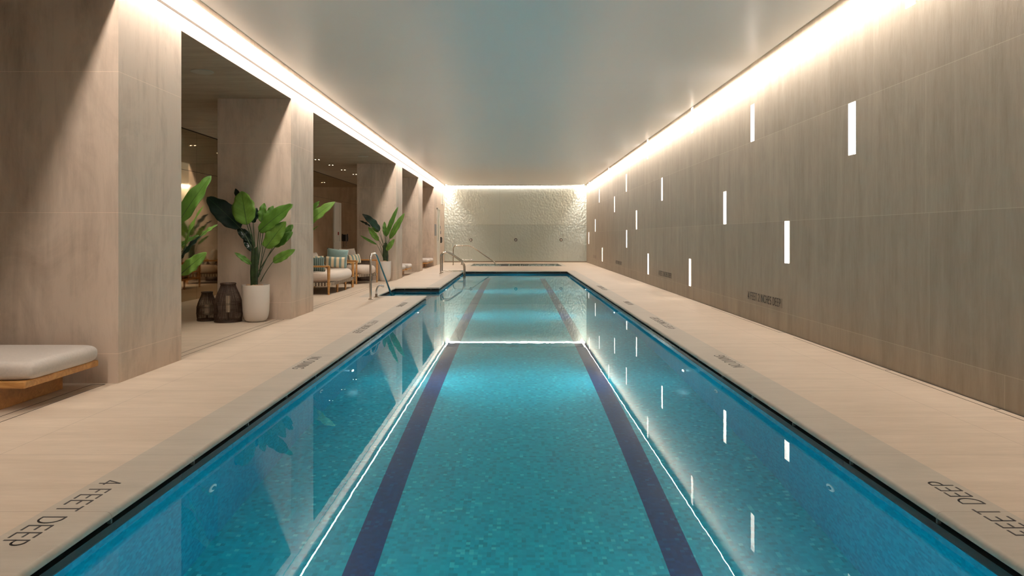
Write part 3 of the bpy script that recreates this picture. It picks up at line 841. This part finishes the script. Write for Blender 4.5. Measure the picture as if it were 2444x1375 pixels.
pillow('throw_pillow', .47, .43, .17, 'teal_cloth', (-4.0, 15.46, .68), (R(12), R(6), R(12)), 'large plain sage green pillow on the sofa', 'pillow', pg)
pillow('throw_pillow', .46, .25, .13, 'striped_cloth', (-3.93, 15.05, .60), (R(10), R(3), R(8)), 'cream and grey-green striped lumbar pillow on the sofa', 'pillow', pg)
pillow('throw_pillow', .34, .30, .13, 'pattern_cloth', (-4.02, 13.90, .60), (R(-14), 0, R(22)), 'dark green patterned pillow against the near sofa arm', 'pillow', pg)
pillow('throw_pillow', .36, .33, .13, 'striped_cloth', (-4.10, 14.20, .61), (R(-22), 0, R(40)), 'second striped pillow, beside the dark patterned one', 'pillow', pg)
def cl(x, y, z):
    v = Matrix.Rotation(ang, 3, 'Z') @ Vector((x, y, z)); return v+cfr
pillow('back_cushion', .62, .42, .18, 'cream_linen', cl(-.63, 0, .66), (R(-14), 0, ang+R(90)), 'cream back cushion of the armchair', 'cushion')
pillow('throw_pillow', .44, .25, .13, 'striped_cloth', cl(-.40, -.02, .60), (R(-14), R(-3), ang+R(90)), 'striped lumbar pillow on the armchair', 'pillow')
# woven drum table
t = thing('drum_table', 'dark woven drum side table between armchair and far pier', 'side table', (-3.93, 17.99, 0))
mb = MB()
for i in range(64):
    a = 2*math.pi*i/64; mb.tube([(.19*math.cos(a), .19*math.sin(a), .0), (.205*math.cos(a+.05), .205*math.sin(a+.05), .25), (.16*math.cos(a), .16*math.sin(a), .53)], .005, 5)
for z, r in ((.01, .19), (.25, .205), (.53, .16)): mb.tube([(r*math.cos(2*math.pi*i/40), r*math.sin(2*math.pi*i/40), z) for i in range(40)], .009, 6, closed=True)
mb.build('woven_body', 'rattan', t)
MB().lathe([(.165, .53), (.168, .545), (.165, .555)], seg=36).build('top', 'rattan', t, smooth=True)

# ------------------------------------------------------------------ lanterns
def lantern(label, loc, R0, Ht, rt, n_, cz0, cz1, cr):
    t = thing('lantern', label, 'lantern', loc, random.random(), 'dark woven lanterns by the pier')
    prof = [(0, .90), (.08, .96), (.25, 1.0), (.45, .985), (.62, .88), (.8, .68), (.93, .54), (1.0, rt/R0)]
    def rad(u):
        for (a, ra), (b, rb) in zip(prof[:-1], prof[1:]):
            if a <= u <= b: k = (u-a)/(b-a); k = k*k*(3-2*k)*.4+k*.6; return R0*(ra+(rb-ra)*k)
        return rt
    mb = MB()
    for i in range(n_):
        a = 2*math.pi*i/n_+random.uniform(-.01, .01)
        mb.tube([((rad(j/10)-.004)*math.cos(a), (rad(j/10)-.004)*math.sin(a), .012+(Ht-.024)*j/10) for j in range(11)], .0030, 5)
    mb.build('cage', 'rattan', t)
    mb = MB()
    for u, rr in ((0.012, .009), (.05, .004), (.24, .003), (.27, .003), (.46, .003), (.49, .003), (.74, .003), (1.0, .010), (.965, .007)):
        r = rad(u); z = max(rr, min(Ht-rr, u*Ht)); mb.tube([(r*math.cos(2*math.pi*i/48), r*math.sin(2*math.pi*i/48), z) for i in range(48)], rr, 6, closed=True)
    mb.build('hoop', 'rattan', t)
    mb = MB(); mb.tube([(-rt*1.0*math.cos(a)-rt*.1, rt*1.15*math.sin(a), Ht-.01+.004*math.sin(2*a)) for a in [math.pi*i/12-math.pi/2 for i in range(13)]], .003, 5); mb.build('handle', 'rattan', t)
    MB().lathe([(R0*.86, .004), (R0*.86, .012)], seg=32).build('base_plate', 'rattan', t)
    h = MB().lathe([(cr*1.5, .012), (cr*1.5, .02), (.012, .026), (.012, cz0-.006), (cr*1.4, cz0-.004), (cr*1.4, cz0)], seg=24).build('candle_stand', 'rattan', t, smooth=True)
    c = MB().lathe([(cr, cz0), (cr, cz1-.004), (cr*.9, cz1)], seg=24).build('candle', 'candle_wax', t, smooth=True)
    MB().tube([(0, 0, cz1-.002), (.001, 0, cz1+.012)], .0015, 5).build('wick', 'black_plastic', c)
lantern('tall dark woven lantern with a candle, beside the white planter', (-3.925, 9.385, 0), .19, .535, .094, 70, .13, .355, .030)
lantern('shorter dark woven lantern behind and left of the tall one', (-4.27, 9.51, 0), .139, .405, .07, 52, .08, .22, .035)

# ------------------------------------------------------------------ plants
def leaf(parent, base, tip, width, mat, nhint=(0, -1, 0), sag=.0, curl=.12, wave=.012, stalk_from=None, sr=.007, mid=None):
    base = Vector(base); tip = Vector(tip); ax = (tip-base); L = ax.length
    nrm = Vector(nhint); nrm = (nrm-ax.normalized()*nrm.dot(ax.normalized())).normalized()
    side = ax.normalized().cross(nrm).normalized()
    c = (base+tip)/2+nrm*(curl*L)+Vector((0, 0, sag*L))
    nu, nv = 22, 8; mb = MB(); uvs = []
    ph = random.random()*6
    for i in range(nu+1):
        t = i/nu
        p = base*(1-t)**2+c*2*t*(1-t)+tip*t*t
        wv = width/2*max(.0, math.sin(math.pi*min(1, t**.84)))**.6*(1-.06*t)
        if i in (0, nu): wv = .002
        for j in range(nv+1):
            v = -1+2*j/nv
            fold = abs(v)*.16*wv
            wa = wave*math.sin(t*19+ph+v*1.3)*abs(v)**1.5*min(1, wv/.04)
            p2 = p+side*(v*wv*(1+.04*math.sin(t*27+ph*2)))+nrm*(fold+wa)
            mb.v.append(p2); uvs.append((t, j/nv))
    for i in range(nu):
        for j in range(nv):
            a = i*(nv+1)+j; mb.f.append((a, a+1, a+nv+2, a+nv+1))
    o = mb.build('leaf', mat, None, smooth=True, fix=False)
    uvl = o.data.uv_layers.new(name='UVMap')
    for lp in o.data.loops: uvl.data[lp.index].uv = uvs[lp.vertex_index]
    o.parent = parent; o.location = -parent.location
    s = o.modifiers.new('thickness', 'SOLIDIFY'); s.thickness = .0012
    if stalk_from is not None:
        f = Vector(stalk_from); m_ = (f+base)/2+Vector((0, 0, .10*(base-f).length))+(Vector(mid) if mid else Vector((0, 0, 0)))
        pts = []
        for i in range(13):
            t = i/12; pts.append(f*(1-t)**2+m_*2*t*(1-t)+base*t*t)
        k = 6
        for i in range(1, k+1):
            t = i/k*.8; pts.append(base*(1-t)**2+c*2*t*(1-t)+tip*t*t-nrm*.002)
        n_ = len(pts); rr = [sr*(1-.35*i/12) if i < 13 else sr*.65*(1-(i-12)/(n_-12)) +.0008 for i in range(n_)]
        st = MB().tube(pts, rr, 7).build('stalk', 'stalk_green', None, smooth=True); st.parent = o
    return o
def plant(label, loc, pot_r, pot_h, trunk, leaves, conv, root, d0, wk=1.0):
    X, Y = loc
    t = thing('potted_plant', label, 'potted plant', (X, Y, 0))
    r, h = pot_r, pot_h
    MB().lathe([(r*.55, 0), (r*.68, .006), (r*.82, .035), (r*.92, .085), (r*.97, .15), (r, .26), (r*1.01, h-.01), (r*1.005, h), (r*.94, h), (r*.93, h-.03), (r*.9, h-.05)], seg=56).build('pot', 'pot_white', t, smooth=True)
    sl = MB().lathe([(r*.905, h-.05), (r*.9, h-.03), (r*.5, h-.012)], seg=32).build('soil', 'soil', t, smooth=True)
    pb = MB()
    for i in range(11):
        a = i*2.4; q = r*(.35+.4*((i*7) % 5)/5); s = random.uniform(.022, .042)
        cx, cy, cz = q*math.cos(a), q*math.sin(a), h-.012+s*.25
        pb.lathe([(s*.25, cz-s*.5), (s*.9, cz-s*.25), (s, cz), (s*.8, cz+s*.35), (s*.2, cz+s*.5)], cx, cy, 12)
    pb.build('pebble', 'pebble', t, smooth=True)
    # trunk: overlapping sheaths
    (tx0, tz0), (tx1, tz1), tw = trunk
    m = MB()
    for i in range(6):
        ox = (i-2.5)/2.5*tw*.32; oy = .018*math.cos(i*2.1)
        m.tube([(tx0-X+ox*.8, oy, tz0), (tx0-X+ox, oy, (tz0*2+tz1)/3), (tx1-X+ox*1.1, oy, tz1+random.uniform(-.06, .05))], [tw*.26, tw*.26, tw*.10], 10)
    m.build('trunk', 'trunk_green', t, smooth=True)
    for (b, tp, w, mt, db, dt, *rest) in leaves:
        bp = conv(b, d0+db); tpp = conv(tp, d0+dt)
        wm = w*(d0)/F*wk
        kw = rest[0] if rest else {}
        leaf(t, bp, tpp, wm, mt, stalk_from=kw.pop('sf', root), **kw)
    return t
# planter 1
Z1 = lambda p, d: W(430+p[0]/3.4367, 400+p[1]/3.4367, d)
k1 = 1/3.4367
rt1 = (-3.545, 9.41, .53)
wA = lambda p: Z1(p, 9.41)
mid1 = {'sf': wA((620, 720))}
plant('bird of paradise plant in a white planter beside the lanterns', (-3.553, 9.41), .179, .505,
      ((wA((606, 940)).x, .50), (wA((612, 650)).x, wA((600, 640)).z), 62*k1*9.41/F), [
  ((495, 500), (220, 243), 178*k1, 'leaf_dark', .05, -.05, {'sf': wA((600, 690)), 'nhint': (.25, -1, .5), 'sr': .009}),
  ((548, 470), (505, 193), 196*k1, 'leaf_light', -.08, -.06, {'sf': wA((612, 680)), 'sr': .007, 'curl': .04}),
  ((530, 330), (452, 172), 62*k1, 'leaf_dark', .10, .14, {'sf': wA((607, 640))}),
  ((598, 455), (628, 330), 70*k1, 'leaf_dark', .04, .1, {'sf': wA((612, 650))}),
  ((645, 525), (925, 302), 150*k1, 'leaf_mid', -.03, -.12, {'sf': wA((632, 700)), 'nhint': (-.35, -1, .25), 'sr': .008, 'curl': .05}),
  ((668, 450), (690, 290), 72*k1, 'leaf_mid', .06, .09, {'sf': wA((640, 760))}),
  ((700, 430), (765, 313), 60*k1, 'leaf_mid', .07, .1, {'sf': wA((640, 800))}),
  ((700, 660), (868, 442), 132*k1, 'leaf_light', -.07, -.12, {'sf': wA((640, 900)), 'curl': .05}),
  ((765, 648), (925, 528), 84*k1, 'leaf_mid', .02, .04, {'sf': wA((640, 900))}),
  ((830, 590), (925, 468), 74*k1, 'leaf_mid', .05, .1, {'sf': wA((645, 850))}),
  ((675, 640), (720, 600), 40*k1, 'leaf_light', .0, .02, {'sf': wA((655, 880)), 'sr': .004}),
  ((700, 540), (735, 480), 60*k1, 'leaf_light', .08, .12, {'sf': wA((650, 860)), 'sr': .004}),
  ((760, 775), (943, 672), 74*k1, 'leaf_light', -.05, -.1, {'sf': wA((660, 935)), 'sr': .006, 'curl': .1}),
  ((584, 795), (446, 697), 44*k1, 'leaf_mid', -.04, -.1, {'sf': wA((600, 900)), 'curl': .1, 'nhint': (.2, -1, .5)}),
  ((583, 605), (470, 495), 80*k1, 'leaf_dark', .05, .05, {'sf': wA((600, 660)), 'nhint': (.4, -1, .2)}),
  ((600, 690), (522, 570), 66*k1, 'leaf_dark', .02, .06, {'sf': wA((605, 740)), 'nhint': (.4, -1, .2)}),
 ], Z1, rt1, 9.41)
# planter 2
Z2 = lambda p, d: W(700+p[0]/4.91, 440+p[1]/4.91, d)
k2 = 1/4.91
wB = lambda p: Z2(p, 17.95)
plant('smaller looking bird of paradise in a white planter beyond the armchair', (-3.39, 17.95), .165, .52,
      ((wB((1082, 890)).x, .51), (wB((1075, 690)).x, wB((1075, 700)).z), 58*k2*17.95/F), [
  ((1015, 545), (808, 347), 100*k2, 'leaf_dark', -.1, -.25, {'sf': wB((1065, 760)), 'nhint': (.4, -1, .8)}),
  ((905, 495), (775, 424), 30*k2, 'leaf_dark', -.1, -.2, {'sf': wB((1060, 760)), 'nhint': (.2, -1, .8)}),
  ((1000, 660), (880, 500), 66*k2, 'leaf_light', -.1, -.2, {'sf': wB((1060, 880))}),
  ((978, 705), (787, 600), 30*k2, 'leaf_mid', -.1, -.3, {'sf': wB((1065, 890)), 'curl': .12}),
  ((1078, 605), (1068, 436), 52*k2, 'leaf_mid', .0, .05, {'sf': wB((1080, 760))}),
  ((1085, 615), (1228, 262), 56*k2, 'leaf_mid', -.05, -.1, {'sf': wB((1085, 800))}),
  ((1130, 640), (1303, 338), 74*k2, 'leaf_light', .0, -.1, {'sf': wB((1095, 820))}),
  ((1092, 778), (1186, 640), 60*k2, 'leaf_light', -.1, -.15, {'sf': wB((1090, 885))}),
  ((1000, 560), (920, 480), 50*k2, 'leaf_mid', .0, .05, {'sf': wB((1070, 760))}),
  ((1100, 600), (1135, 470), 40*k2, 'leaf_mid', .06, .1, {'sf': wB((1085, 780))}),
 ], Z2, (-3.39, 17.95, .55), 17.95)
# plant behind the nearest pier
Z3 = lambda p, d: W(430+p[0]/5.29, 480+p[1]/5.29, d)
k3 = 1/5.29; r3 = (-3.66, 6.78, .56)
plant('bird of paradise mostly hidden behind the nearest pier, its leaves reaching right', (-3.66, 6.80), .179, .505,
      ((-3.66, .5), (-3.65, 1.0), .11), [
  ((-60, 330), (392, -320), 190*k3, 'leaf_mid', .0, .1, {'curl': .05, 'nhint': (-.2, -1, .2)}),
  ((55, 610), (300, 55), 48*k3, 'leaf_light', -.1, -.1, {'nhint': (-.8, -1, 0)}),
  ((255, 450), (474, 298), 50*k3, 'leaf_light', .1, .15, {'nhint': (-.3, -1, .6)}),
  ((0, 580), (235, 430), 62*k3, 'leaf_mid', .12, .2, {'nhint': (-.3, -1, .6)}),
  ((10, 730), (262, 440), 66*k3, 'leaf_dark', .0, .1, {'nhint': (-.5, -1, .2)}),
  ((0, 930), (335, 648), 130*k3, 'leaf_light', -.12, -.12, {'curl': .06}),
  ((-200, 200), (-500, -200), 160*k3, 'leaf_mid', .1, .1), ((-180, 100), (-150, -350), 170*k3, 'leaf_dark', .1, .15),
 ], Z3, r3, 6.80, 1.3)
# plant behind the second pier
Z4 = lambda p, d: W(740+p[0]/7.64, 460+p[1]/7.64, d)
k4 = 1/7.64; r4 = (-3.60, 11.12, .56)
plant('bird of paradise mostly hidden behind the lantern pier, tips showing by the sofa', (-3.62, 11.12), .179, .505,
      ((-3.62, .5), (-3.6, 1.0), .11), [
  ((-60, 580), (462, 165), 150*k4, 'leaf_light', .0, .05, {'nhint': (-.2, -1, .3)}),
  ((-20, 470), (170, 152), 100*k4, 'leaf_mid', .1, .12, {'nhint': (-.5, -1, .2)}),
  ((0, 740), (150, 605), 22*k4, 'leaf_mid', .1, .1, {'nhint': (-.3, -1, .8)}),
  ((-90, 300), (-260, -200), 150*k4, 'leaf_mid', .1, .1),
 ], Z4, r4, 11.12, 1.4)

# ------------------------------------------------------------------ world, camera, view
w = bpy.data.worlds.new('World'); S.world = w; w.use_nodes = True
w.node_tree.nodes['Background'].inputs[0].default_value = (0, 0, 0, 1); w.node_tree.nodes['Background'].inputs[1].default_value = 0
cd = bpy.data.cameras.new('camera'); cam = bpy.data.objects.new('camera', cd); COL.objects.link(cam)
cam.location = (0, 0, EYE); cam.rotation_euler = (math.radians(90), 0, 0)
cd.sensor_width = 36; cd.lens = 36*F/2444
cd.shift_x = -(CX-1222)/2444; cd.shift_y = -(687.5-CY)/2444
cd.clip_start = .02; cd.clip_end = 200
S.camera = cam
vs = S.view_settings; vs.view_transform = 'Standard'; vs.look = 'None'; vs.gamma = 1; vs.exposure = .22; vs.use_curve_mapping = False
S.cycles.caustics_refractive = True; S.cycles.caustics_reflective = True
